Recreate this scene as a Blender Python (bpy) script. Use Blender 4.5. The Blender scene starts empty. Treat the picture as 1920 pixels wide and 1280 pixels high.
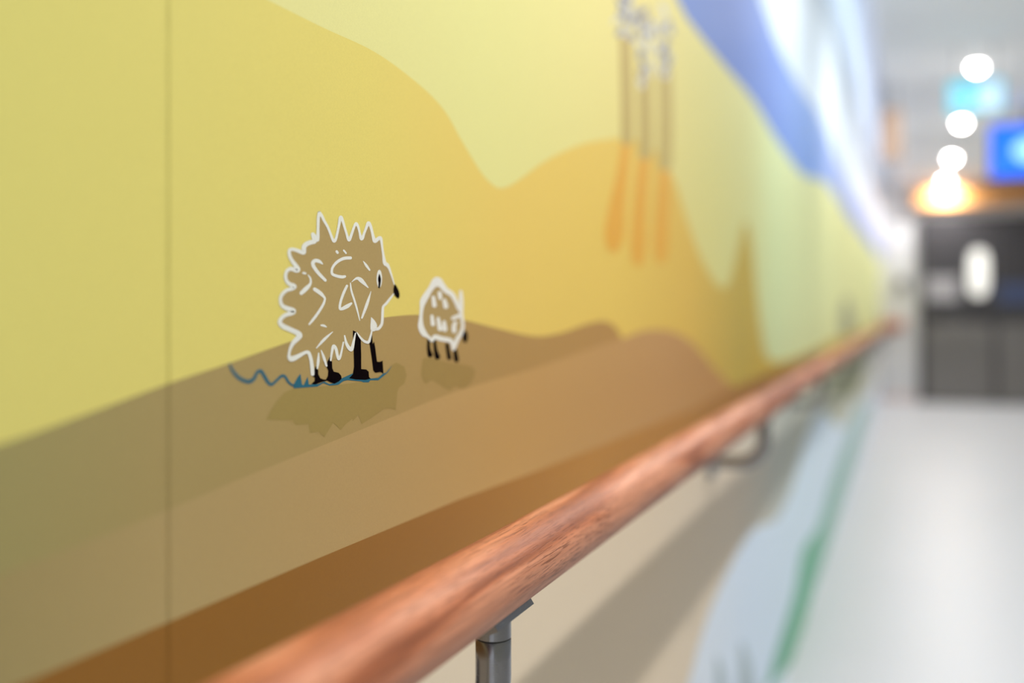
import bpy, bmesh, math
from mathutils import Vector, Matrix
from mathutils.geometry import tessellate_polygon

# ------------------------------------------------------------------ camera / world / light
S = bpy.context.scene
COL = S.collection
FPX = 35.0 / 36.0 * 1920.0
HORIZON, VPX = 584.0, 1706.0
YAW = math.atan((VPX - 960.0) / FPX)
CY, SY = math.cos(YAW), math.sin(YAW)
CAM_Z = 1.20
WALL_X = -0.378          # mural wall
RAIL_X = -0.27          # hand rail axis
RAIL_R = 0.027
RAIL_Z = CAM_Z - 0.185
END_Y = 14.30           # end wall
RIGHT_X = 1.98
BACK_Y = -4.0
CEIL_Z = CAM_Z + 1.70
RAFT_X = -0.175         # left edge of the suspended ceiling
TOP_Z = 4.25
LIGHT_X = 0.43
LIGHT_YS = [-3.43, -1.22, 0.98, 3.18, 5.39, 7.59, 9.79, 11.99, 14.03]

cam_d = bpy.data.cameras.new('camera')
cam = bpy.data.objects.new('camera', cam_d); COL.objects.link(cam)
cam.location = (0, 0, CAM_Z); cam.rotation_euler = (math.pi / 2, 0, YAW)
cam_d.sensor_width = 36; cam_d.lens = 35
cam_d.shift_y = -(640.0 - HORIZON) / 1920.0
cam_d.clip_start = 0.02
cam_d.dof.use_dof = True
cam_d.dof.focus_distance = 0.725
cam_d.dof.aperture_fstop = 1.75
S.camera = cam

w = bpy.data.worlds.new('world'); S.world = w; w.use_nodes = True
bg = w.node_tree.nodes['Background']
bg.inputs[0].default_value = (0.93, 0.96, 1.0, 1); bg.inputs[1].default_value = 0.8
LAMP_POWER = 20.0
FILL_STRENGTH = 4.2

vs = S.view_settings
vs.view_transform = 'Standard'; vs.look = 'None'; vs.gamma = 1.0; vs.use_curve_mapping = False
vs.exposure = 0.45

# ------------------------------------------------------------------ helpers
WORLD = {}                                   # object name -> world location

def lin(c):
    return tuple(((v / 255) / 12.92 if v / 255 <= 0.04045 else ((v / 255 + 0.055) / 1.055) ** 2.4) for v in c) + (1.0,)

def obj(name, verts, faces, mat, parent=None, origin=None, smooth=False):
    """verts in world space; the object sits at origin (default: centre of its foot)"""
    vv = [Vector(v) for v in verts]
    if origin is None:
        xs = [v.x for v in vv]; ys = [v.y for v in vv]; zs = [v.z for v in vv]
        origin = Vector(((min(xs) + max(xs)) / 2, (min(ys) + max(ys)) / 2, min(zs)))
    origin = Vector(origin)
    me = bpy.data.meshes.new(name)
    me.from_pydata([v - origin for v in vv], [], faces)
    me.validate(); me.update()
    if smooth:
        for p in me.polygons: p.use_smooth = True
    if mat: me.materials.append(mat)
    o = bpy.data.objects.new(name, me); COL.objects.link(o)
    if parent:
        o.parent = parent; o.location = origin - WORLD[parent.name]
    else:
        o.location = origin
    WORLD[o.name] = origin
    return o

def empty(name, loc, parent=None):
    o = bpy.data.objects.new(name, None); COL.objects.link(o)
    o.empty_display_size = 0.05
    loc = Vector(loc)
    if parent: o.parent = parent; o.location = loc - WORLD[parent.name]
    else: o.location = loc
    WORLD[o.name] = loc
    return o

def tag(o, label=None, cat=None, group=None, kind=None):
    if label: o['label'] = label
    if cat: o['category'] = cat
    if group: o['group'] = group
    if kind: o['kind'] = kind
    return o

def bevel_box(x0, x1, y0, y1, z0, z1, b=0.0):
    bm = bmesh.new()
    bmesh.ops.create_cube(bm, size=1.0)
    for v in bm.verts:
        v.co = Vector((x0 + (v.co.x + .5) * (x1 - x0), y0 + (v.co.y + .5) * (y1 - y0), z0 + (v.co.z + .5) * (z1 - z0)))
    if b > 0:
        bmesh.ops.bevel(bm, geom=list(bm.edges), offset=b, segments=2, affect='EDGES', profile=0.5)
    bm.verts.index_update()
    vs_ = [v.co.copy() for v in bm.verts]; fs = [[v.index for v in f.verts] for f in bm.faces]
    bm.free()
    return vs_, fs

def box(name, x0, x1, y0, y1, z0, z1, mat, parent=None, b=0.0):
    v, f = bevel_box(x0, x1, y0, y1, z0, z1, b)
    return obj(name, v, f, mat, parent)

def sweep(path, radii, seg=32, cap=True):
    """tube along a path; radii: number or one per point"""
    n = len(path); path = [Vector(p) for p in path]
    if not hasattr(radii, '__len__'): radii = [radii] * n
    verts, faces = [], []
    t0 = (path[1] - path[0]).normalized()
    up = Vector((0, 0, 1)) if abs(t0.z) < 0.9 else Vector((0, 1, 0))
    side = t0.cross(up).normalized()
    for i, p in enumerate(path):
        t = (path[min(i + 1, n - 1)] - path[max(i - 1, 0)]).normalized()
        side = (side - t * side.dot(t)).normalized()
        u = side.cross(t)
        for k in range(seg):
            a = 2 * math.pi * k / seg
            verts.append(p + (side * math.cos(a) + u * math.sin(a)) * radii[i])
    for i in range(n - 1):
        for k in range(seg):
            k2 = (k + 1) % seg
            faces.append([i * seg + k, i * seg + k2, (i + 1) * seg + k2, (i + 1) * seg + k])
    if cap:
        faces.append(list(range(seg))[::-1]); faces.append([(n - 1) * seg + k for k in range(seg)])
    return verts, faces

# a pixel of the photograph on the mural wall -> (y, z) on that wall
def wall_yz(px, py, wx=None):
    u = (px - 960.0) / FPX; v = (HORIZON - py) / FPX
    dx = -SY + u * CY; dy = CY + u * SY
    t = (WALL_X if wx is None else wx) / dx
    return (dy * t, CAM_Z + v * t)

def wall_y(px): return wall_yz(px, HORIZON)[0]

# ------------------------------------------------------------------ materials
def new_mat(name):
    m = bpy.data.materials.new(name); m.use_nodes = True
    nt = m.node_tree; b = nt.nodes['Principled BSDF']
    return m, nt, b

def simple(name, rgb, rough=0.5, metal=0.0, var=0.03, scale=30, bump=0.0, emit=None, estr=0.0, coat=0.0):
    m, nt, b = new_mat(name); N, L = nt.nodes, nt.links
    tc = N.new('ShaderNodeTexCoord')
    no = N.new('ShaderNodeTexNoise'); no.inputs['Scale'].default_value = scale; no.inputs['Detail'].default_value = 4
    L.new(tc.outputs['Object'], no.inputs['Vector'])
    mx = N.new('ShaderNodeMix'); mx.data_type = 'RGBA'
    c = lin(rgb)
    mx.inputs['A'].default_value = tuple(v * (1 - var) for v in c[:3]) + (1,)
    mx.inputs['B'].default_value = tuple(min(1, v * (1 + var)) for v in c[:3]) + (1,)
    L.new(no.outputs['Fac'], mx.inputs['Factor'])
    L.new(mx.outputs['Result'], b.inputs['Base Color'])
    b.inputs['Roughness'].default_value = rough; b.inputs['Metallic'].default_value = metal
    b.inputs['Coat Weight'].default_value = coat
    if bump:
        bp = N.new('ShaderNodeBump'); bp.inputs['Strength'].default_value = bump; bp.inputs['Distance'].default_value = 0.001
        L.new(no.outputs['Fac'], bp.inputs['Height']); L.new(bp.outputs['Normal'], b.inputs['Normal'])
    if emit:
        b.inputs['Emission Color'].default_value = lin(emit); b.inputs['Emission Strength'].default_value = estr
    return m

def print_mat(name, stops, rough=0.55, spec=0.15):
    """printed wallpaper ink whose hue drifts along the corridor; stops: [(pixel column, rgb)]"""
    m, nt, b = new_mat(name); N, L = nt.nodes, nt.links
    geo = N.new('ShaderNodeNewGeometry')
    no = N.new('ShaderNodeTexNoise'); no.inputs['Scale'].default_value = 900; no.inputs['Detail'].default_value = 2
    L.new(geo.outputs['Position'], no.inputs['Vector'])
    if len(stops) == 1:
        colsock = None; base = lin(stops[0][1])
    else:
        sep = N.new('ShaderNodeSeparateXYZ'); L.new(geo.outputs['Position'], sep.inputs[0])
        ad = N.new('ShaderNodeMath'); ad.operation = 'ADD'; ad.inputs[1].default_value = 0.5
        L.new(sep.outputs['Y'], ad.inputs[0])
        lg = N.new('ShaderNodeMath'); lg.operation = 'LOGARITHM'; lg.inputs[1].default_value = math.e
        L.new(ad.outputs[0], lg.inputs[0])
        mr = N.new('ShaderNodeMapRange')
        mr.inputs['From Min'].default_value = math.log(0.5); mr.inputs['From Max'].default_value = math.log(END_Y + 0.5)
        L.new(lg.outputs[0], mr.inputs['Value'])
        rp = N.new('ShaderNodeValToRGB'); L.new(mr.outputs[0], rp.inputs['Fac'])
        el = rp.color_ramp.elements
        a0, a1 = math.log(0.5), math.log(END_Y + 0.5)
        pos = [max(0, min(1, (math.log(min(wall_y(p), END_Y) + 0.5) - a0) / (a1 - a0))) for p, _ in stops]
        el[0].position = pos[0]; el[0].color = lin(stops[0][1])
        el[1].position = pos[-1]; el[1].color = lin(stops[-1][1])
        for q, (p, c) in zip(pos[1:-1], stops[1:-1]):
            e = el.new(q); e.color = lin(c)
        colsock = rp.outputs['Color']
    mx = N.new('ShaderNodeMix'); mx.data_type = 'RGBA'; mx.blend_type = 'MULTIPLY'
    mx.inputs['Factor'].default_value = 1.0
    g = N.new('ShaderNodeMapRange'); g.inputs['To Min'].default_value = 0.93; g.inputs['To Max'].default_value = 1.07
    L.new(no.outputs['Fac'], g.inputs['Value'])
    if colsock: L.new(colsock, mx.inputs['A'])
    else: mx.inputs['A'].default_value = base
    L.new(g.outputs[0], mx.inputs['B'])
    L.new(mx.outputs['Result'], b.inputs['Base Color'])
    bp = N.new('ShaderNodeBump'); bp.inputs['Strength'].default_value = 0.08; bp.inputs['Distance'].default_value = 0.0004
    L.new(no.outputs['Fac'], bp.inputs['Height']); L.new(bp.outputs['Normal'], b.inputs['Normal'])
    b.inputs['Roughness'].default_value = rough
    b.inputs['Specular IOR Level'].default_value = spec
    return m

def wood_rail():
    m, nt, b = new_mat('oiled_wood'); N, L = nt.nodes, nt.links
    tc = N.new('ShaderNodeTexCoord')
    def mapping(scale, loc=(0, 0, 0)):
        mp = N.new('ShaderNodeMapping'); mp.inputs['Scale'].default_value = scale; mp.inputs['Location'].default_value = loc
        L.new(tc.outputs['Object'], mp.inputs['Vector']); return mp.outputs[0]
    def noise(vec, scale, detail=3, dist=0.0):
        n = N.new('ShaderNodeTexNoise'); n.inputs['Scale'].default_value = scale; n.inputs['Detail'].default_value = detail
        n.inputs['Distortion'].default_value = dist
        L.new(vec, n.inputs['Vector']); return n.outputs['Fac']
    # growth rings cut at a slant: long flame figures
    big = noise(mapping((26, 2.2, 26)), 1.0, 2, 0.5)
    ring = N.new('ShaderNodeMath'); ring.operation = 'MULTIPLY'; ring.inputs[1].default_value = 19.0; L.new(big, ring.inputs[0])
    sn = N.new('ShaderNodeMath'); sn.operation = 'SINE'; L.new(ring.outputs[0], sn.inputs[0])
    r01 = N.new('ShaderNodeMapRange'); r01.inputs['From Min'].default_value = -1; L.new(sn.outputs[0], r01.inputs['Value'])
    fine = noise(mapping((380, 12, 380)), 1.0, 5)
    cr = N.new('ShaderNodeValToRGB'); L.new(r01.outputs[0], cr.inputs['Fac'])
    cr.color_ramp.elements[0].color = lin((148, 85, 54)); cr.color_ramp.elements[1].color = lin((200, 136, 104))
    e = cr.color_ramp.elements.new(0.55); e.color = lin((182, 112, 77))
    mx = N.new('ShaderNodeMix'); mx.data_type = 'RGBA'; mx.blend_type = 'MULTIPLY'; mx.inputs['Factor'].default_value = 1
    fr = N.new('ShaderNodeMapRange'); fr.inputs['From Min'].default_value = .3; fr.inputs['From Max'].default_value = .7
    fr.inputs['To Min'].default_value = .74; fr.inputs['To Max'].default_value = 1.16
    L.new(fine, fr.inputs['Value'])
    L.new(cr.outputs['Color'], mx.inputs['A']); L.new(fr.outputs[0], mx.inputs['B'])
    # short dark pores
    pore = noise(mapping((1100, 45, 1100)), 1.0, 2)
    patch = noise(mapping((30, 5, 30), (3, 1, 7)), 1.0, 2)
    pr = N.new('ShaderNodeMapRange'); pr.inputs['From Min'].default_value = .53; pr.inputs['From Max'].default_value = .62; L.new(pore, pr.inputs['Value'])
    pp = N.new('ShaderNodeMapRange'); pp.inputs['From Min'].default_value = .26; pp.inputs['From Max'].default_value = .60; L.new(patch, pp.inputs['Value'])
    pm = N.new('ShaderNodeMath'); pm.operation = 'MULTIPLY'; L.new(pr.outputs[0], pm.inputs[0]); L.new(pp.outputs[0], pm.inputs[1])
    pk = N.new('ShaderNodeMath'); pk.operation = 'MULTIPLY'; pk.inputs[1].default_value = 0.75; L.new(pm.outputs[0], pk.inputs[0])
    m2 = N.new('ShaderNodeMix'); m2.data_type = 'RGBA'; m2.inputs['B'].default_value = lin((112, 60, 34))
    L.new(pk.outputs[0], m2.inputs['Factor']); L.new(mx.outputs['Result'], m2.inputs['A'])
    L.new(m2.outputs['Result'], b.inputs['Base Color'])
    bp = N.new('ShaderNodeBump'); bp.inputs['Strength'].default_value = 0.25; bp.inputs['Distance'].default_value = 0.0006; bp.invert = True
    L.new(pm.outputs[0], bp.inputs['Height']); L.new(bp.outputs['Normal'], b.inputs['Normal'])
    b.inputs['Roughness'].default_value = 0.5
    b.inputs['Specular IOR Level'].default_value = 0.35
    return m

def brushed_steel():
    m, nt, b = new_mat('brushed_steel'); N, L = nt.nodes, nt.links
    tc = N.new('ShaderNodeTexCoord'); mp = N.new('ShaderNodeMapping'); mp.inputs['Scale'].default_value = (60, 60, 1500)
    L.new(tc.outputs['Object'], mp.inputs['Vector'])
    no = N.new('ShaderNodeTexNoise'); no.inputs['Scale'].default_value = 1.0; no.inputs['Detail'].default_value = 3
    L.new(mp.outputs[0], no.inputs['Vector'])
    mr = N.new('ShaderNodeMapRange'); mr.inputs['To Min'].default_value = .22; mr.inputs['To Max'].default_value = .30
    L.new(no.outputs['Fac'], mr.inputs['Value']); L.new(mr.outputs[0], b.inputs['Roughness'])
    b.inputs['Base Color'].default_value = (.25, .25, .265, 1); b.inputs['Metallic'].default_value = 1.0
    tg = N.new('ShaderNodeTangent'); tg.direction_type = 'RADIAL'; tg.axis = 'Z'
    L.new(tg.outputs[0], b.inputs['Tangent']); b.inputs['Anisotropic'].default_value = 0.9; b.inputs['Anisotropic Rotation'].default_value = 0.25
    return m

def seam_mat():
    m = bpy.data.materials.new('seam_filler'); m.use_nodes = True
    nt = m.node_tree; N, L = nt.nodes, nt.links; N.clear()
    out = N.new('ShaderNodeOutputMaterial'); tr = N.new('ShaderNodeBsdfTransparent')
    geo = N.new('ShaderNodeNewGeometry'); no = N.new('ShaderNodeTexNoise'); no.inputs['Scale'].default_value = 25
    L.new(geo.outputs['Position'], no.inputs['Vector'])
    cr = N.new('ShaderNodeValToRGB'); cr.color_ramp.elements[0].color = (.80, .80, .77, 1); cr.color_ramp.elements[1].color = (.90, .90, .88, 1)
    L.new(no.outputs['Fac'], cr.inputs['Fac']); L.new(cr.outputs[0], tr.inputs['Color']); L.new(tr.outputs[0], out.inputs['Surface'])
    return m

M = dict(
    wall=simple('painted_wall_white', (200, 200, 200), .6, var=.02, scale=6),
    wall_side=simple('painted_wall_grey', (158, 160, 163), .6, var=.02, scale=6),
    plaster=simple('plaster', (230, 228, 220), .8, var=.02),
    ceiling=simple('ceiling_white', (247, 247, 249), .8, var=.02, scale=4),
    floor=simple('pale_vinyl_floor', (190, 192, 196), .40, var=.02, scale=3),
    skirting=simple('pink_grey_skirting', (205, 188, 184), .5),
    wood=wood_rail(), steel=brushed_steel(),
    black_gap=simple('black_gap', (12, 12, 14), .6),
    door=simple('dark_grey_laminate', (50, 48, 51), .45, var=.04, scale=8),
    door_frame=simple('charcoal_frame', (50, 48, 50), .45),
    kick=simple('grey_kick_plate', (108, 105, 102), .35, var=.03),
    band=simple('pale_grey_band', (160, 158, 162), .4),
    blue_band=simple('dark_blue_band', (58, 70, 104), .4),
    pane=simple('frosted_lit_pane', (235, 235, 230), .3, emit=(250, 248, 240), estr=.42),
    header=simple('honey_wood', (188, 134, 76), .45, var=.12, scale=9),
    sign_wood=simple('brown_wood', (176, 148, 126), .5, var=.1, scale=12),
    grey=simple('grey_plastic', (128, 128, 131), .5),
    dark=simple('dark_plastic', (30, 31, 34), .45),
    white=simple('white_plastic', (236, 236, 234), .5),
    lamp=simple('lamp_diffuser', (255, 252, 245), .5, emit=(255, 252, 246), estr=60.0),
    sign_green=simple('exit_cyan_lit', (40, 170, 185), .4, emit=(100, 205, 228), estr=.75),
    sign_white=simple('exit_white_lit', (225, 235, 245), .4, emit=(170, 212, 245), estr=.62),
    screen=simple('screen_blue', (20, 80, 200), .3, emit=(20, 105, 245), estr=1.05),
    screen_glow=simple('screen_pale_blue', (120, 190, 255), .3, emit=(160, 212, 255), estr=1.15),
    fill=simple('added_fill_glow', (250, 252, 255), .5, emit=(238, 246, 255), estr=FILL_STRENGTH),
    seam=seam_mat(),
)
P = dict(
    sky=print_mat('print_pale_yellow', [(300, (224, 220, 150)), (900, (226, 222, 146)), (1200, (230, 216, 138)), (1330, (218, 212, 138)),
                                     (1400, (205, 206, 142)), (1450, (203, 217, 164)), (1530, (222, 228, 168)), (1590, (226, 226, 160)), (1640, (218, 222, 160))]),
    blue=print_mat('print_blue', [(1250, (112, 140, 205)), (1370, (100, 128, 196)), (1450, (104, 136, 206)), (1520, (124, 162, 226)), (1570, (160, 178, 226)), (1640, (140, 155, 220))]),
    paleblue=print_mat('print_pale_blue', [(1400, (188, 208, 228)), (1500, (208, 226, 240)), (1580, (222, 236, 248)), (1640, (232, 234, 246))]),
    hill=print_mat('print_yellow', [(0, (217, 210, 122)), (313, (220, 210, 120)), (680, (224, 208, 112)), (950, (230, 200, 104)), (1150, (230, 198, 98)), (1290, (222, 186, 88)), (1390, (188, 166, 78)), (1480, (196, 162, 56)), (1640, (205, 178, 80))]),
    olive=print_mat('print_olive_brown', [(0, (156, 148, 98)), (313, (165, 148, 98)), (680, (172, 146, 92)), (950, (178, 142, 84)), (1160, (182, 140, 80))]),
    tan=print_mat('print_tan', [(0, (158, 144, 98)), (313, (174, 154, 106)), (680, (186, 156, 104)), (950, (196, 156, 96)), (1250, (194, 150, 96)), (1400, (184, 138, 82))]),
    brown=print_mat('strip_brown', [(60, (140, 98, 42)), (500, (146, 102, 44)), (820, (160, 112, 54)), (1100, (188, 136, 68)), (1280, (184, 132, 66)), (1430, (150, 106, 52))]),
    cream=print_mat('print_cream', [(800, (228, 213, 189)), (1200, (228, 210, 184)), (1380, (220, 206, 186)), (1460, (192, 196, 186)), (1560, (206, 206, 180)), (1640, (214, 214, 208))]),
    lowblue=print_mat('print_low_blue', [(1280, (228, 236, 246)), (1400, (220, 236, 253)), (1500, (224, 242, 254)), (1640, (222, 232, 244))]),
    green=print_mat('print_green', [(1430, (120, 180, 152)), (1510, (118, 190, 154)), (1560, (160, 200, 184)), (1640, (190, 212, 206))]),
    moss=print_mat('print_moss', [(1500, (170, 172, 136))]),
    fur=print_mat('print_fur_tan', [(500, (172, 150, 98)), (880, (174, 148, 96))]),
    white=print_mat('print_white', [(500, (226, 230, 224)), (880, (234, 232, 224))]),
    black=print_mat('print_black', [(500, (10, 3, 5))], .8, .02),
    teal=print_mat('print_teal', [(400, (38, 100, 122))]),
    shade=print_mat('print_dark_olive', [(480, (156, 138, 80)), (900, (162, 132, 74))]),
    stem=print_mat('print_grey_brown', [(1100, (190, 166, 100)), (1300, (198, 180, 112))]),
    plume=print_mat('print_pale_grey', [(1100, (214, 214, 206)), (1300, (214, 214, 206))]),
    plume_dark=print_mat('print_slate', [(1100, (150, 148, 160)), (1300, (150, 148, 160))]),
    bladegrey=print_mat('print_blade_grey', [(1350, (178, 194, 200))]),
    orange=print_mat('print_orange', [(1100, (228, 170, 66)), (1300, (226, 172, 72))]),
)

# ------------------------------------------------------------------ the setting
def structure(o): o['kind'] = 'structure'; return o

structure(box('floor', WALL_X - .2, RIGHT_X + .2, BACK_Y, END_Y + .2, -.1, 0, M['floor']))
structure(box('wall_left', WALL_X - .2, WALL_X, BACK_Y, END_Y + .2, 0, TOP_Z, M['plaster']))
structure(box('wall_right', RIGHT_X, RIGHT_X + .2, BACK_Y, END_Y + .2, 0, TOP_Z, M['wall_side']))
structure(box('wall_end', WALL_X, RIGHT_X, END_Y, END_Y + .2, 0, TOP_Z, M['wall']))
structure(box('ceiling', RAFT_X, RIGHT_X, BACK_Y, END_Y, CEIL_Z, CEIL_Z + .03, M['ceiling']))
structure(box('ceiling_cove', WALL_X - .2, RIGHT_X + .2, BACK_Y, END_Y + .2, TOP_Z, TOP_Z + .1, M['ceiling']))
structure(box('baseboard_end', WALL_X + .01, .10, END_Y - .015, END_Y, 0, .10, M['skirting'], b=.004))
structure(box('baseboard_right', RIGHT_X - .015, RIGHT_X, BACK_Y, END_Y, 0, .10, M['skirting'], b=.004))

# ------------------------------------------------------------------ the printed mural
SHEET = 0.0006
mural_v, mural_f = bevel_box(WALL_X, WALL_X + SHEET, BACK_Y, END_Y, 0.0, TOP_Z)
mural = obj('mural', mural_v, mural_f, P['sky'])
tag(mural, 'yellow hill landscape wallpaper mural with two hedgehogs covering the corridor wall', 'mural')

def catmull(pts, n=6, closed=False):
    out = []; m = len(pts)
    rng = range(m if closed else m - 1)
    for i in rng:
        g = (lambda k: pts[k % m]) if closed else (lambda k: pts[max(0, min(m - 1, k))])
        p0, p1, p2, p3 = g(i - 1), g(i), g(i + 1), g(i + 2)
        for s in range(n):
            t = s / n
            out.append(tuple(.5 * ((2 * b) + (c - a) * t + (2 * a - 5 * b + 4 * c - d) * t * t + (-a + 3 * b - 3 * c + d) * t ** 3)
                             for a, b, c, d in zip(p0, p1, p2, p3)))
    if not closed: out.append(tuple(pts[-1]))
    return out

def clampyz(p):
    return (max(BACK_Y, min(END_Y - .002, p[0])), max(.002, min(TOP_Z - .002, p[1])))

def flat_poly(name, yz, level, mat, parent):
    """ink film: polygon on the wall, level in steps of 0.02 mm above the sheet"""
    x = WALL_X + SHEET + level * .00003
    yz = [clampyz(p) for p in yz]
    vs_ = [Vector((x, y, z)) for y, z in yz]
    tris = tessellate_polygon([[Vector((y, z, 0)) for y, z in yz]])
    faces = []
    for a, b_, c in tris:
        n = (vs_[b_] - vs_[a]).cross(vs_[c] - vs_[a])
        faces.append([a, b_, c] if n.x > 0 else [a, c, b_])
    return obj(name, vs_, faces, mat, parent)

def px_poly(pts, smooth=0, closed=True):
    if smooth: pts = catmull(pts, smooth, closed)
    return [wall_yz(*p) for p in pts]

MIDZ = CAM_Z - 0.255       # the upper landscape ends behind the rail here

# sky bands, far right and up
low = catmull([(1150, -250), (1270, 0), (1300, 50), (1360, 125), (1410, 185), (1455, 260), (1500, 322), (1525, 334), (1545, 340), (1565, 365), (1590, 405), (1615, 440), (1640, 470)], 5)
flat_poly('blue_sky_band', [wall_yz(*p) for p in low] + [(END_Y, wall_yz(1640, 470)[1]), (END_Y, TOP_Z), (wall_y(1150), TOP_Z)], 1, P['blue'], mural)
up = catmull([(1310, -300), (1425, 0), (1455, 80), (1500, 165), (1535, 215), (1565, 290), (1590, 350), (1620, 408), (1644, 450)], 5)
flat_poly('pale_sky', [wall_yz(*p) for p in up] + [(END_Y, wall_yz(1644, 450)[1]), (END_Y, TOP_Z), (wall_y(1310), TOP_Z)], 2, P['paleblue'], mural)

# yellow hill
edge = catmull([(300, -92), (400, -50), (500, 0), (600, 50), (700, 97), (780, 155), (830, 205), (865, 265), (900, 322), (922, 346), (937, 353), (955, 348), (980, 332), (1020, 303), (1080, 274), (1140, 261),
                (1190, 262), (1225, 280), (1262, 335), (1285, 405), (1310, 475), (1335, 522), (1355, 540), (1370, 522), (1385, 458), (1397, 415), (1408, 450), (1417, 540), (1425, 610), (1440, 672),
                (1480, 674), (1530, 655), (1560, 640), (1600, 625), (1640, 612)], 6)
flat_poly('yellow_hill', [(BACK_Y, 1.62), (0.1, 1.50)] + [wall_yz(*p) for p in edge] + [(END_Y, 1.0), (END_Y, MIDZ), (BACK_Y, MIDZ)], 3, P['hill'], mural)
# olive hill
edge = catmull([(-300, 925), (0, 832), (160, 776), (313, 719), (430, 680), (540, 641), (640, 610), (720, 595), (790, 590), (860, 598), (930, 615), (1000, 630), (1050, 624), (1100, 607), (1132, 602), (1153, 613), (1166, 636)], 6)
flat_poly('olive_hill', [(BACK_Y, .98)] + [wall_yz(*p) for p in edge] + [wall_yz(1170, 700), (wall_y(1170), MIDZ), (BACK_Y, MIDZ)], 4, P['olive'], mural)
# tan hill
edge = catmull([(0, 1076), (160, 1016), (313, 955), (450, 897), (600, 836), (730, 783), (850, 735), (1000, 690), (1100, 655), (1166, 634), (1210, 619), (1258, 621), (1300, 645), (1340, 692), (1372, 722), (1400, 735), (1450, 728)], 6)
flat_poly('tan_hill', [(BACK_Y, MIDZ + .012), (.18, MIDZ + .012)] + [wall_yz(*p) for p in edge] + [(wall_y(1452), MIDZ), (BACK_Y, MIDZ)], 5, P['tan'], mural)
# dark brown strip running level along the wall behind the rail
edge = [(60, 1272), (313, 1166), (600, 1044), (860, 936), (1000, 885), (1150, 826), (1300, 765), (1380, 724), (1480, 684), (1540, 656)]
flat_poly('brown_strip', [(BACK_Y, CAM_Z - .165), (.15, CAM_Z - .166)] + [wall_yz(*p) for p in edge] + [(wall_y(1550), MIDZ), (BACK_Y, MIDZ)], 6, P['brown'], mural)

# lower wall
flat_poly('cream_ground', [(BACK_Y, MIDZ), (END_Y, MIDZ), (END_Y, 0.003), (BACK_Y, 0.003)], 1, P['cream'], mural)
edge = catmull([(1200, 1500), (1250, 1390), (1290, 1280), (1315, 1190), (1345, 1110), (1385, 1030), (1415, 990), (1452, 975), (1478, 930), (1494, 880), (1508, 830), (1525, 785), (1545, 768), (1562, 790), (1580, 800), (1602, 765), (1622, 748), (1640, 725)], 5)
flat_poly('blue_water', [(wall_y(1200), .003)] + [wall_yz(*p) for p in edge] + [(END_Y, .35), (END_Y, .003)], 2, P['lowblue'], mural)
lft = [(1432, 1300), (1462, 1200), (1490, 1110), (1505, 1030), (1535, 985), (1560, 900), (1592, 815), (1612, 760)]
rgt = [(1632, 760), (1605, 850), (1575, 950), (1548, 1040), (1524, 1110), (1500, 1200), (1482, 1300)]
flat_poly('green_bank', [wall_yz(*p) for p in catmull(lft, 4) + catmull(rgt, 4)], 3, P['green'], mural)
flat_poly('moss_patch', px_poly([(1545, 690), (1580, 660), (1622, 640), (1622, 700), (1606, 740), (1580, 745), (1556, 735)], 4), 3, P['moss'], mural)
flat_poly('moss_patch', px_poly([(1574, 600), (1582, 560), (1592, 560), (1600, 600), (1602, 622), (1580, 632)], 4), 4, P['moss'], mural)

# --- strokes of ink
def stroke(name, strokes, level, mat, parent):
    """brush strokes in photograph pixels as one printed film: a quad per step and a round blob at each joint"""
    x0 = WALL_X + SHEET + level * .00003
    verts, faces = [], []
    def add(ring, x):
        base = len(verts)
        for p in ring:
            y, z = clampyz(wall_yz(*p)); verts.append(Vector((x, y, z)))
        idx = list(range(base, base + len(ring)))
        nrm = (verts[idx[1]] - verts[idx[0]]).cross(verts[idx[2]] - verts[idx[0]])
        faces.append(idx if nrm.x > 0 else idx[::-1])
    for pts, wd in strokes:
        if not hasattr(wd, '__len__'): wd = [wd] * len(pts)
        q = catmull([(p[0], p[1], w_) for p, w_ in zip(pts, wd)], 4)
        for i, (x, y, w_) in enumerate(q):
            r = max(w_, .5) / 2; xo = x0 + (i % 6) * 4e-6
            add([(x + r * math.cos(t * math.pi / 6), y + r * math.sin(t * math.pi / 6)) for t in range(12)], xo)
            if i + 1 < len(q):
                x2, y2, w2 = q[i + 1]; r2 = max(w2, .5) / 2
                d = math.hypot(x2 - x, y2 - y)
                if d > 1e-4:
                    nx, ny = -(y2 - y) / d, (x2 - x) / d
                    add([(x + nx * r, y + ny * r), (x2 + nx * r2, y2 + ny * r2), (x2 - nx * r2, y2 - ny * r2), (x - nx * r, y - ny * r)], xo + 2e-6)
    return obj(name, verts, faces, mat, parent)

def ellipse(c, rx, ry, n=24, rot=0):
    return [(c[0] + rx * math.cos(t) * math.cos(rot) - ry * math.sin(t) * math.sin(rot), c[1] + rx * math.cos(t) * math.sin(rot) + ry * math.sin(t) * math.cos(rot))
            for t in [2 * math.pi * k / n for k in range(n)]]

A = lambda l: [(480 + x / 6.4, 360 + y / 6.4) for x, y in l]          # reading frames of the close-ups
B = lambda l: [(480 + x / 6.4, 540 + y / 6.4) for x, y in l]
C3 = lambda l: [(400 + x / 5.3333, 640 + y / 5.3333) for x, y in l]
D4 = lambda l: [(740 + x / 5.12, 490 + y / 5.12) for x, y in l]
E5 = lambda l: [(1080 + x / 2.4615, y / 2.4615) for x, y in l]

stroke('grass_blade', [([(1400, 1300), (1397, 1250), (1390, 1205)], [30, 22, 6])], 4, P['bladegrey'], mural)
stroke('grass_blade', [([(1352, 1300), (1349, 1262), (1344, 1232)], [22, 16, 5])], 4, P['bladegrey'], mural)

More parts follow.
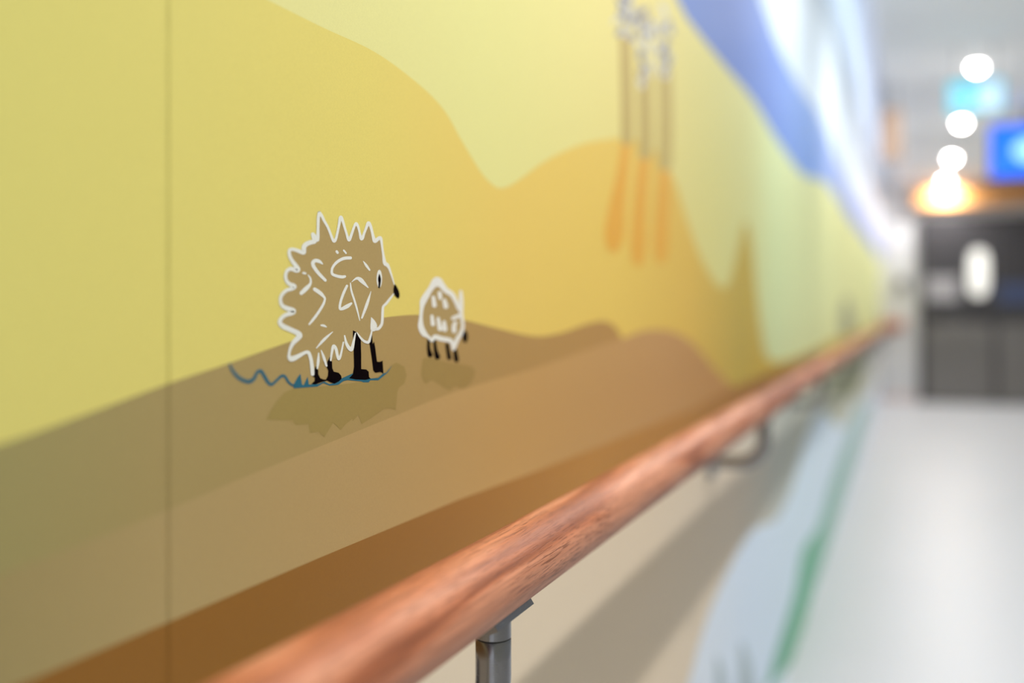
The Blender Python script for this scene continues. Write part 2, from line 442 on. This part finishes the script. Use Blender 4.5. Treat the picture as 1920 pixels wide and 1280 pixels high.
# --- large hedgehog
shadow = C3([(790, 470), (700, 510), (620, 600), (570, 680), (520, 780), (690, 785), (780, 785), (810, 835), (940, 825), (955, 915), (1040, 900), (1100, 955), (1190, 810), (1265, 885), (1310, 830), (1380, 770), (1385, 795), (1440, 735), (1475, 825), (1560, 770), (1700, 670), (1770, 668), (1815, 690), (1833, 500), (1845, 462), (1900, 420), (1925, 340), (1900, 250), (1820, 210), (1770, 240), (1690, 320), (1560, 390), (1200, 440)])
back = B([(665, 1030), (660, 960), (645, 850), (620, 778), (590, 768), (540, 790), (470, 828), (415, 848), (388, 832), (382, 790), (398, 725), (430, 660), (475, 612), (508, 575), (500, 548), (450, 520), (380, 490), (312, 458), (278, 428), (272, 395), (300, 350), (350, 318), (405, 300), (432, 280), (415, 262), (350, 240), (302, 212), (282, 170), (280, 120), (302, 72), (350, 28)]) \
     + A([(410, 1160), (445, 1140), (435, 1122), (390, 1105), (350, 1060), (340, 1000), (358, 945), (405, 920), (470, 938), (490, 928), (465, 885), (420, 825), (388, 760), (386, 705), (412, 685), (470, 697), (535, 722), (560, 722), (560, 690), (565, 650), (600, 618), (655, 600), (690, 590), (676, 545), (668, 505), (700, 545), (724, 570), (730, 450), (734, 310), (746, 250)])
back_w = [v / 6.4 for v in [45, 45, 42, 40, 40, 44, 56, 66, 50, 32, 34, 48, 60, 66, 62, 58, 58, 58, 52, 48, 46, 48, 58, 68, 62, 54, 46, 40, 38, 40, 42]] \
       + [v / 6.4 for v in [46, 52, 52, 46, 40, 38, 40, 48, 56, 56, 52, 44, 40, 38, 38, 42, 48, 52, 54, 56, 56, 54, 50, 44, 44, 46, 44, 34, 36, 40]]
crest = A([(746, 250), (775, 285), (805, 345), (850, 425), (880, 500), (905, 565), (925, 590), (945, 560), (965, 480), (985, 380), (1000, 305), (1018, 320), (1043, 400), (1070, 490), (1092, 560), (1108, 570), (1135, 500), (1165, 415), (1188, 378), (1212, 415), (1230, 485), (1245, 552), (1262, 555), (1288, 485), (1315, 415), (1336, 372), (1358, 400), (1375, 455), (1390, 520), (1410, 585), (1435, 575), (1470, 548), (1488, 565), (1500, 650), (1515, 750), (1532, 850), (1560, 872), (1583, 910), (1605, 970), (1630, 1050), (1648, 1110)])
crest_w = [v / 6.4 for v in [44, 36, 32, 30, 30, 32, 36, 32, 30, 32, 40, 34, 30, 28, 34, 38, 32, 30, 36, 30, 26, 36, 38, 30, 34, 42, 36, 32, 34, 46, 44, 40, 34, 26, 28, 44, 44, 30, 22, 18, 12]]
chest = B([(1642, 66), (1600, 120), (1550, 185), (1515, 220), (1507, 280), (1502, 400), (1486, 450), (1450, 488), (1400, 485)])
body = back[1:] + crest[1:] + chest + B([(1330, 640), (1240, 600), (1160, 700), (1040, 740), (980, 850), (840, 860), (740, 900)])
hog = flat_poly('hedgehog', [wall_yz(*p) for p in body], 8, P['fur'], mural)
hog['label'] = 'larger hedgehog print with spiky white outline'
flat_poly('shadow', [wall_yz(*p) for p in shadow], 7, P['shade'], hog)
stroke('outline', [(back, back_w), (crest, crest_w), (chest, [v / 6.4 for v in [14, 26, 30, 28, 30, 32, 34, 36, 40]])], 11, P['white'], hog)
quill = [
    (A([(1120, 790), (1040, 796), (960, 838), (908, 900), (895, 955), (908, 988), (960, 1008), (1020, 1018), (1052, 1012)]), [38, 38, 34, 30, 30, 34, 36, 38, 32]),
    (A([(785, 862), (745, 832), (698, 822), (668, 850), (682, 900), (740, 978), (818, 1058)]), [14, 40, 44, 44, 42, 40, 34]),
    (A([(1275, 830), (1310, 880), (1350, 935)]), [8, 30, 20]),
    (A([(612, 995), (640, 1040), (638, 1100), (590, 1155), (530, 1212)]), [12, 22, 30, 52, 44]),
    (A([(690, 1165), (755, 1210), (805, 1262), (812, 1290), (790, 1352), (730, 1450), (670, 1530), (625, 1585)]), [42, 46, 28, 26, 30, 32, 32, 22]),
    (A([(1135, 1078), (1175, 1045), (1212, 1035), (1255, 1065), (1332, 1145)]), [6, 22, 38, 50, 12]),
    (A([(1120, 1090), (1130, 1180), (1165, 1290), (1200, 1410), (1232, 1540)]), [12, 24, 24, 22, 10]),
    (A([(1078, 1125), (1040, 1205), (1003, 1310), (992, 1385), (1012, 1402), (1080, 1370), (1130, 1335)]), [30, 32, 30, 30, 36, 48, 26]),
    (A([(1367, 1190), (1320, 1340), (1258, 1508)]), [6, 36, 22]),
    (A([(955, 712), (965, 728)]), [30, 30]), (A([(1040, 700), (1066, 732)]), [22, 22]), (A([(555, 970), (580, 976)]), [28, 24]),
    (B([(768, 445), (800, 450), (830, 465)]), [20, 28, 14]),
    (B([(905, 525), (800, 620), (712, 718)]), [10, 34, 12]),
    (B([(738, 780), (732, 880), (722, 960)]), [14, 34, 20]), (B([(768, 745), (800, 830), (832, 930)]), [10, 32, 24]),
    (B([(883, 865), (895, 780), (915, 695), (945, 725), (962, 800), (980, 850), (1005, 795), (1035, 650)]), [20, 28, 36, 36, 34, 32, 26, 18]),
    (B([(1050, 570), (1070, 660), (1105, 720), (1135, 732), (1158, 640), (1180, 540)]), [16, 34, 44, 44, 30, 14]),
    (B([(1197, 530), (1240, 592), (1285, 636), (1335, 648), (1358, 590), (1378, 510)]), [10, 24, 30, 34, 26, 18]),
    (B([(1370, 352), (1388, 400), (1400, 450), (1395, 485)]), [8, 50, 80, 70]),
]
for p, w_ in quill: stroke('quill_mark', [(p, [v / 6.4 for v in w_])], 11, P['white'], hog)
flat_poly('eye', px_poly(ellipse(A([(1467, 1040)])[0], 33 / 6.4, 108 / 6.4)), 12, P['white'], hog)
flat_poly('pupil', px_poly(A([(1466, 980), (1482, 1020), (1486, 1060), (1480, 1110), (1472, 1150), (1455, 1148), (1454, 1130), (1456, 1090), (1450, 1050), (1456, 1010)]), 3), 13, P['black'], hog)
flat_poly('nose', px_poly(A([(1655, 1106), (1690, 1160), (1710, 1220), (1703, 1272), (1670, 1258), (1640, 1210), (1638, 1150)]), 4), 13, P['black'], hog)
legs = [
    [(690, 970), (705, 935), (735, 985), (735, 1030), (760, 1080), (800, 1095), (845, 1098), (830, 1112), (760, 1130), (700, 1155), (650, 1150), (690, 1112), (692, 1075), (650, 1042), (685, 1040)],
    [(875, 820), (890, 870), (900, 880), (903, 960), (920, 1000), (980, 1015), (1010, 1050), (1015, 1085), (980, 1120), (930, 1145), (880, 1130), (825, 1100), (850, 1050), (855, 990), (835, 945), (845, 880)],
    [(1150, 505), (1195, 530), (1245, 620), (1250, 800), (1250, 970), (1310, 975), (1340, 1000), (1345, 1065), (1365, 1085), (1300, 1100), (1180, 1095), (1105, 1080), (1150, 1030), (1165, 940), (1160, 750), (1150, 640)],
    [(1380, 515), (1388, 670), (1405, 640), (1420, 720), (1440, 880), (1465, 885), (1508, 870), (1518, 1025), (1480, 1005), (1420, 1015), (1395, 985), (1380, 860), (1355, 690), (1345, 650)],
]
for l in legs: flat_poly('leg', px_poly(B(l), 0), 10, P['black'], hog)
stroke('ground_squiggle', [(C3([(150, 225), (180, 290), (230, 350), (290, 388), (350, 400), (395, 370), (425, 312), (460, 292), (490, 330), (530, 400), (570, 430), (620, 390), (670, 345), (705, 350), (745, 410), (785, 438)]), [v / 5.33 for v in [16, 30, 34, 36, 38, 34, 30, 32, 34, 34, 28, 24, 26, 26, 24, 20]])], 9, P['teal'], hog)
flat_poly('ground_tuft', px_poly(C3([(795, 468), (785, 440), (830, 360), (860, 320), (876, 430), (892, 436), (932, 350), (945, 430), (1040, 425), (1100, 400), (1150, 425), (1220, 412), (1280, 365), (1385, 318), (1400, 355), (1560, 370), (1640, 362), (1690, 318), (1720, 312), (1780, 235), (1735, 310), (1640, 388), (1560, 388), (1545, 408), (1490, 408), (1470, 398), (1330, 385), (1290, 395), (1240, 432), (1150, 440), (1090, 414), (1030, 450)])), 9, P['teal'], hog)

# --- small hedgehog
ring = D4([(350, 765), (310, 720), (272, 690), (242, 625), (242, 540), (250, 450), (262, 385), (292, 330), (340, 255), (395, 190), (440, 225), (480, 275), (540, 315), (580, 385), (604, 445), (624, 470), (640, 560), (645, 620), (630, 685), (590, 750), (555, 845), (535, 765), (440, 742), (375, 725), (350, 765)])
ring_w = [v / 5.12 for v in [26, 30, 56, 56, 34, 36, 60, 60, 52, 84, 60, 52, 46, 40, 36, 34, 30, 30, 36, 40, 26, 40, 46, 44, 26]]
pup = flat_poly('hedgehog', [wall_yz(*p) for p in ring[:-1]], 8, P['fur'], mural)
pup['label'] = 'smaller hedgehog print with rounded white outline'
flat_poly('shadow', px_poly(D4([(290, 920), (255, 1000), (250, 1100), (290, 1170), (350, 1140), (420, 1180), (520, 1240), (560, 1200), (680, 1210), (750, 1120), (760, 1040), (700, 1000), (500, 970)]), 3), 7, P['shade'], pup)
stroke('outline', [(ring, ring_w), (D4([(626, 290), (630, 380), (636, 480)]), [30 / 5.12, 40 / 5.12, 26 / 5.12])], 11, P['white'], pup)
for p, w_ in [
    ([(362, 345), (372, 420)], [34, 44]), ([(422, 305), (428, 350)], [40, 36]), ([(468, 375), (482, 430)], [36, 48]), ([(348, 525), (358, 600)], [30, 42]),
    ([(408, 548), (426, 645)], [32, 46]), ([(466, 582), (472, 650)], [32, 48]), ([(550, 545), (612, 520)], [34, 36]), ([(572, 590), (560, 625), (562, 665)], [36, 40, 44]), ([(385, 190), (405, 235)], [30, 20])]:
    stroke('quill_mark', [(D4(p), [v / 5.12 for v in w_])], 11, P['white'], pup)
for p, w_ in [([(315, 760), (318, 840), (332, 895)], [26, 34, 52]), ([(375, 760), (384, 850), (402, 915)], [26, 36, 54]), ([(495, 800), (505, 870), (516, 925)], [34, 36, 42]), ([(572, 850), (578, 900), (585, 945)], [34, 44, 46])]:
    stroke('leg', [(D4(p), [v / 5.12 for v in w_])], 10, P['black'], pup)
flat_poly('nose', px_poly(ellipse(D4([(668, 722)])[0], 26 / 5.12, 58 / 5.12)), 12, P['black'], pup)

# --- three reeds above the saddle of the hill
import random
random.seed(5)
for spec in [([(225, 180), (228, 300), (232, 480), (233, 645)], 36, [(230, 650), (212, 800), (186, 960), (174, 1080), (170, 1135)], [34, 42, 62, 76, 50], (225, 70, 52, 110)),
             ([(312, 330), (315, 430), (318, 580), (317, 705)], 44, [(315, 705), (300, 860), (288, 1020), (285, 1130), (284, 1200)], [40, 48, 54, 60, 44], (315, 190, 40, 190)),
             ([(408, 330), (411, 420), (412, 600), (408, 755)], 44, [(408, 755), (402, 880), (394, 1020), (390, 1120), (390, 1190)], [36, 46, 54, 58, 42], (408, 180, 34, 180))]:
    st, sw, rt, rw, (hx, hy, hrx, hry) = spec
    reed = stroke('reed', [(E5(st), sw * 1.5 / 2.46)], 8, P['stem'], mural)
    stroke('root', [(E5(rt), [v * 1.2 / 2.46 for v in rw])], 7, P['orange'], reed)
    marks, dk = [], []
    for k in range(44):
        a = random.uniform(0, 6.283); r = math.sqrt(random.random())
        cx, cy = hx + hrx * r * math.cos(a), hy + hry * r * math.sin(a)
        ang = random.uniform(-.7, .7); ln = random.uniform(12, 30)
        seg = (E5([(cx, cy), (cx + ln * math.sin(ang), cy + ln * math.cos(ang))]), random.uniform(12, 22) / 2.46)
        (marks if k % 3 else dk).append(seg)
    stroke('plume', marks, 9, P['plume'], reed)['kind'] = 'stuff'
    stroke('plume_shading', dk, 10, P['plume_dark'], reed)['kind'] = 'stuff'

# --- vertical joint between two wallpaper lengths
ys = wall_y(313)
xs = WALL_X + SHEET + .0006
obj('panel_joint', [(xs, ys - .0013, .003), (xs, ys + .0013, .003), (xs, ys + .0013, TOP_Z - .003), (xs, ys - .0013, TOP_Z - .003)], [[0, 1, 2, 3]], M['seam'], mural)

# ------------------------------------------------------------------ hand rail
rail_root = empty('handrail', (WALL_X, 0, RAIL_Z))
tag(rail_root, 'round reddish wood handrail on steel brackets running along the mural wall', 'handrail')
bend_r = .07; y_t = END_Y - .10
path = [Vector((RAIL_X, BACK_Y + .1 + k * (y_t - bend_r - BACK_Y - .1) / 60, RAIL_Z)) for k in range(61)]
for k in range(1, 9):
    a = math.pi / 2 * k / 8
    path.append(Vector((RAIL_X + bend_r * (1 - math.cos(a)), y_t - bend_r + bend_r * math.sin(a), RAIL_Z)))
path.append(Vector((-.065, y_t, RAIL_Z)))
radii = [RAIL_R] * len(path)
for d, r in ((.004, .97), (.008, .85)):
    path.append(Vector((-.065 + d, y_t, RAIL_Z))); radii.append(RAIL_R * r)
v, f = sweep(path, radii, 48)
obj('rail', v, f, M['wood'], rail_root, origin=(RAIL_X, 0, RAIL_Z), smooth=True)

box('end_board', -.365, -.085, END_Y - .032, END_Y - .001, RAIL_Z - .085, RAIL_Z + .075, M['wood'], rail_root, .008)

def rail_y(px): return wall_yz(px, HORIZON, RAIL_X)[0]
Y0 = rail_y(925); STEP = rail_y(1432) - Y0
def bracket(y, xr=RAIL_X, wx=WALL_X):
    br = empty('bracket', (xr, y, RAIL_Z - .16), rail_root)
    zb = RAIL_Z - RAIL_R
    # saddle plate screwed under the rail, curved to its belly
    vs_, fs = [], []
    n = 8
    for iy, yy in enumerate((y - .034, y + .034)):
        for k in range(n + 1):
            a = math.radians(-34 + 68 * k / n)
            for rr in (RAIL_R - .0005, RAIL_R + .0045):
                vs_.append(Vector((xr + rr * math.sin(a), yy, RAIL_Z - rr * math.cos(a))))
    row = 2 * (n + 1)
    for k in range(n):
        a = 2 * k
        fs += [[a, a + 2, row + a + 2, row + a], [a + 1, row + a + 1, row + a + 3, a + 3], [a, a + 1, a + 3, a + 2], [row + a, row + a + 2, row + a + 3, row + a + 1]]
    fs += [[0, row, row + 1, 1], [2 * n, 2 * n + 1, row + 2 * n + 1, row + 2 * n]]
    obj('saddle', vs_, fs, M['steel'], br)
    v, f = sweep([(xr, y, zb + .001), (xr, y, zb - .0145)], .0125, 32, False)
    obj('collar', v, f, M['steel'], br, smooth=True)
    v, f = sweep([(xr, y, zb - .0135), (xr, y, zb - .0160)], .0119, 32)
    obj('joint_gap', v, f, M['black_gap'], br)
    R = .048; z1 = zb - .043
    p = [(xr, y, zb - .0155), (xr, y, zb - .0158), (xr, y, (zb - .0158 + z1) / 2), (xr, y, z1)]
    for k in range(1, 13):
        a = math.pi / 2 * k / 12
        p.append((xr - R * (1 - math.cos(a)), y, z1 - R * math.sin(a)))
    p.append((wx + .010, y, z1 - R))
    v, f = sweep(p, [.0119] + [.0125] * (len(p) - 1), 32, False)
    obj('arm', v, f, M['steel'], br, origin=(xr, y, z1 - R), smooth=True)
    v, f = sweep([(wx + .001, y, z1 - R), (wx + .009, y, z1 - R), (wx + .0105, y, z1 - R)], [.036, .036, .034], 40)
    obj('wall_flange', v, f, M['steel'], br)
for k in range(-3, 10):
    y = Y0 + STEP * k
    if BACK_Y + .3 < y < END_Y - .3: bracket(y)

# ------------------------------------------------------------------ ceiling lamps
def downlight(y, label):
    e = empty('downlight', (LIGHT_X, y, CEIL_Z - .022))
    tag(e, label, 'light', 'row of round ceiling downlights')
    n = 40
    vs_, fs = [], []
    prof = [(.030, -.004), (.045, -.008), (.066, -.008), (.072, 0.0), (.030, 0.0)]
    for r, dz in prof:
        for k in range(n):
            a = 2 * math.pi * k / n
            vs_.append((LIGHT_X + r * math.cos(a), y + r * math.sin(a), CEIL_Z + dz))
    for i in range(len(prof) - 1):
        for k in range(n):
            k2 = (k + 1) % n
            fs.append([i * n + k, i * n + k2, (i + 1) * n + k2, (i + 1) * n + k])
    obj('trim_ring', vs_, fs, M['white'], e)
    vs_, fs = [], []
    rings = 7
    for i in range(rings):
        a = math.pi / 2 * i / rings
        for k in range(n):
            t = 2 * math.pi * k / n
            vs_.append((LIGHT_X + .034 * math.cos(a) * math.cos(t), y + .034 * math.cos(a) * math.sin(t), CEIL_Z - .004 - .034 * math.sin(a)))
    vs_.append((LIGHT_X, y, CEIL_Z - .038))
    for i in range(rings - 1):
        for k in range(n):
            fs.append([i * n + k, (i + 1) * n + k, (i + 1) * n + (k + 1) % n, i * n + (k + 1) % n])
    for k in range(n): fs.append([(rings - 1) * n + k, len(vs_) - 1, (rings - 1) * n + (k + 1) % n])
    obj('diffuser', vs_, fs, M['lamp'], e, smooth=True)
    ld = bpy.data.lights.new('downlight_beam', 'AREA'); ld.shape = 'DISK'; ld.size = .07; ld.energy = LAMP_POWER * (1.3 if y > 13 else 1.0)
    ld.color = (1.0, .975, .945); ld.spread = math.radians(165)
    lo = bpy.data.objects.new('downlight_beam', ld); COL.objects.link(lo); lo.parent = e
    lo.location = (0, 0, .022 - .040)
names = {7.59: 'round ceiling downlight above the cyan exit sign', 9.79: 'round ceiling downlight just below the exit sign, second nearest in view',
         11.99: 'round ceiling downlight third along the row, before the end wall', 14.03: 'last round ceiling downlight glaring on the wooden header above the doors'}
for y in LIGHT_YS:
    downlight(y, names.get(y, 'round ceiling downlight nearer than the exit sign, above the frame'))

cv = empty('added_fill_light', (RAFT_X + .44, 5, CEIL_Z + .03))  # unseen glowing strip and stand, added to brighten the mural above the ceiling edge
tag(cv, 'added unseen fill light strip above the suspended ceiling, brightening the top of the mural', 'light')
box('fill_stand', RAFT_X + .44, RAFT_X + .46, BACK_Y + .1, END_Y - .1, CEIL_Z + .03, CEIL_Z + .52, M['white'], cv)
box('strip', RAFT_X + .40, RAFT_X + .44, BACK_Y + .1, END_Y - .1, CEIL_Z + .38, CEIL_Z + .52, M['fill'], cv)

# ------------------------------------------------------------------ far end
DY = END_Y
def lat(px, depth=13.4): return (px - VPX) * CY * depth / FPX
dx0, dx1, dxm = .11, 1.86, 1.03
dtop = 2.44
door = empty('door_1', ((dx0 + dx1) / 2, DY, 0)); structure(door)
box('door_frame', dx0, dx0 + .06, DY - .06, DY, 0, dtop, M['door_frame'], door, .004)
box('door_frame', dx1 - .06, dx1, DY - .06, DY, 0, dtop, M['door_frame'], door, .004)
box('door_frame', dx0 + .06, dx1 - .06, DY - .06, DY, dtop - .07, dtop, M['door_frame'], door, .004)
def leaf(x0, x1, side):
    lf = box('door_leaf', x0, x1, DY - .05, DY - .005, .01, dtop - .075, M['door'], door, .003)
    box('kick_plate', x0 + .03, x1 - .03, DY - .054, DY - .049, .03, 1.05, M['kick'], lf, .001)
    hx = x1 - .10 if side < 0 else x0 + .10
    v, f = sweep([(x0 + .08, DY - .10, 1.14), (x1 - .08, DY - .10, 1.14)], .018, 16)
    obj('push_bar', v, f, M['door_frame'], lf, smooth=True)
    for q in (x0 + .12, x1 - .12):
        v, f = sweep([(q, DY - .05, 1.14), (q, DY - .10, 1.14)], .010, 12)
        obj('bar_mount', v, f, M['door_frame'], lf)
    if side < 0:
        box('notice_band', x0 + .03, x0 + .42, DY - .056, DY - .049, 1.34, 1.66, M['band'], lf, .001)
        v_, f_ = [], []
        cx, cz, rx, rz, n = x1 - .20, 1.70, .11, .30, 28
        sup = lambda t, e: math.copysign(abs(t) ** e, t)
        pts = [(cx + rx * sup(math.cos(2 * math.pi * k / n), .6), cz + rz * sup(math.sin(2 * math.pi * k / n), .6)) for k in range(n)]
        v_ = [(x, DY - .057, z) for x, z in pts] + [(x, DY - .049, z) for x, z in pts]
        f_ = [list(range(n)), list(range(n, 2 * n))[::-1]] + [[k, n + k, n + (k + 1) % n, (k + 1) % n] for k in range(n)]
        obj('vision_pane', v_, f_, M['pane'], lf)['label'] = 'bright vision pane with rounded ends'
    else:
        box('notice_band', x0 + .03, x1 - .03, DY - .056, DY - .049, 1.30, 1.56, M['blue_band'], lf, .001)
leaf(dx0 + .062, dxm - .002, -1); leaf(dxm + .002, dx1 - .062, 1)

hd = box('wood_header', .06, RIGHT_X, DY - .12, DY, dtop + .14, dtop + .40, M['header'], b=.006)
hd['kind'] = 'structure'; hd.name = 'trim_1'

rd = empty('door_button', (-.10, DY, 1.50)); tag(rd, 'small grey door button on the white wall beside the dark doors', 'switch')
box('housing', -.17, -.03, DY - .03, DY, 1.48, 1.66, M['grey'], rd, .008)
v, f = sweep([(-.10, DY - .03, 1.57), (-.10, DY - .040, 1.57)], [.055, .052], 24)
obj('push_disc', v, f, M['dark'], rd)

# cyan exit sign hanging from the ceiling
def at(px, py, depth):
    u = (px - 960) / FPX; vv = (HORIZON - py) / FPX
    return Vector(((-SY + u * CY) * depth, (CY + u * SY) * depth, CAM_Z + vv * depth))
c = at(1829, 180, 6.3)
hw, hh = .165, .105
ex = empty('exit_sign', (c.x, c.y, c.z - hh)); tag(ex, 'lit cyan and white exit sign hanging from the ceiling', 'sign')
box('housing', c.x - hw, c.x + hw, c.y, c.y + .04, c.z - hh, c.z + hh, M['white'], ex, .006)
box('face', c.x - hw + .006, c.x + hw - .006, c.y - .004, c.y + .001, c.z - hh + .006, c.z + hh - .006, M['sign_green'], ex, .001)
# pictogram: doorway block at the right, arrow and runner at the left
def face_poly(name, pts, m, y=.0055):
    vs_ = [(c.x + x, c.y - y, c.z + z) for x, z in pts]
    vs2 = [(c.x + x, c.y - .0035, c.z + z) for x, z in pts]; n = len(pts)
    tri = tessellate_polygon([[Vector((x, z, 0)) for x, z in pts]])
    fs = [list(t) for t in tri] + [[k, (k + 1) % n, n + (k + 1) % n, n + k] for k in range(n)]
    return obj(name, vs_ + vs2, fs, m, ex)
face_poly('doorway', [(.035, -.09), (.145, -.09), (.145, .085), (.035, .085)], M['sign_white'])
face_poly('arrow', [(-.145, 0), (-.10, .045), (-.10, .018), (-.045, .018), (-.045, -.018), (-.10, -.018), (-.10, -.045)], M['sign_white'])
face_poly('runner', [(-.02, -.08), (0, -.08), (.012, -.03), (.022, -.075), (.032, -.07), (.026, .0), (.03, .035), (.01, .045), (-.02, .02), (-.012, .012), (.005, .025), (.0, -.02)], M['sign_white'])
for sx in (-.11, .11):
    v, f = sweep([(c.x + sx, c.y + .02, c.z + hh - .002), (c.x + sx, c.y + .02, CEIL_Z + .001)], .004, 10)
    obj('hanger', v, f, M['grey'], ex)

# blue screen hanging from the ceiling
c = at(1932, 281, 8.3)
sw_, sh = .30, .215
sc = empty('display_screen', (c.x, c.y, c.z - sh)); tag(sc, 'glowing blue display screen hanging at the right edge above the doors', 'screen')
box('housing', c.x - sw_ - .012, c.x + sw_ + .012, c.y, c.y + .05, c.z - sh - .012, c.z + sh + .012, M['dark'], sc, .006)
pn = box('panel', c.x - sw_, c.x + sw_, c.y - .003, c.y + .001, c.z - sh, c.z + sh, M['screen'], sc)
n = 32
pts = [(c.x + .04 + .17 * math.cos(2 * math.pi * k / n), c.z + .10 * math.sin(2 * math.pi * k / n)) for k in range(n)]
obj('bright_area', [(x, c.y - .0045, z) for x, z in pts], [list(range(n))], M['screen_glow'], pn)
v, f = sweep([(c.x, c.y + .025, c.z + sh), (c.x, c.y + .025, CEIL_Z + .001)], .018, 16)
obj('mount_pole', v, f, M['grey'], sc)

# brown wooden blade sign hanging near the mural wall
c = at(1670, 252, 7.3)
bs = empty('hanging_panel', (c.x, c.y, c.z - .19)); tag(bs, 'narrow brown wooden panel hanging from the ceiling near the mural end', 'panel')
box('board', c.x - .07, c.x + .07, c.y, c.y + .03, c.z - .19, c.z + .19, M['sign_wood'], bs, .004)
v, f = sweep([(c.x + .03, c.y + .015, c.z + .188), (c.x + .03, c.y + .015, CEIL_Z + .001)], .005, 10)
obj('hanger', v, f, M['grey'], bs)
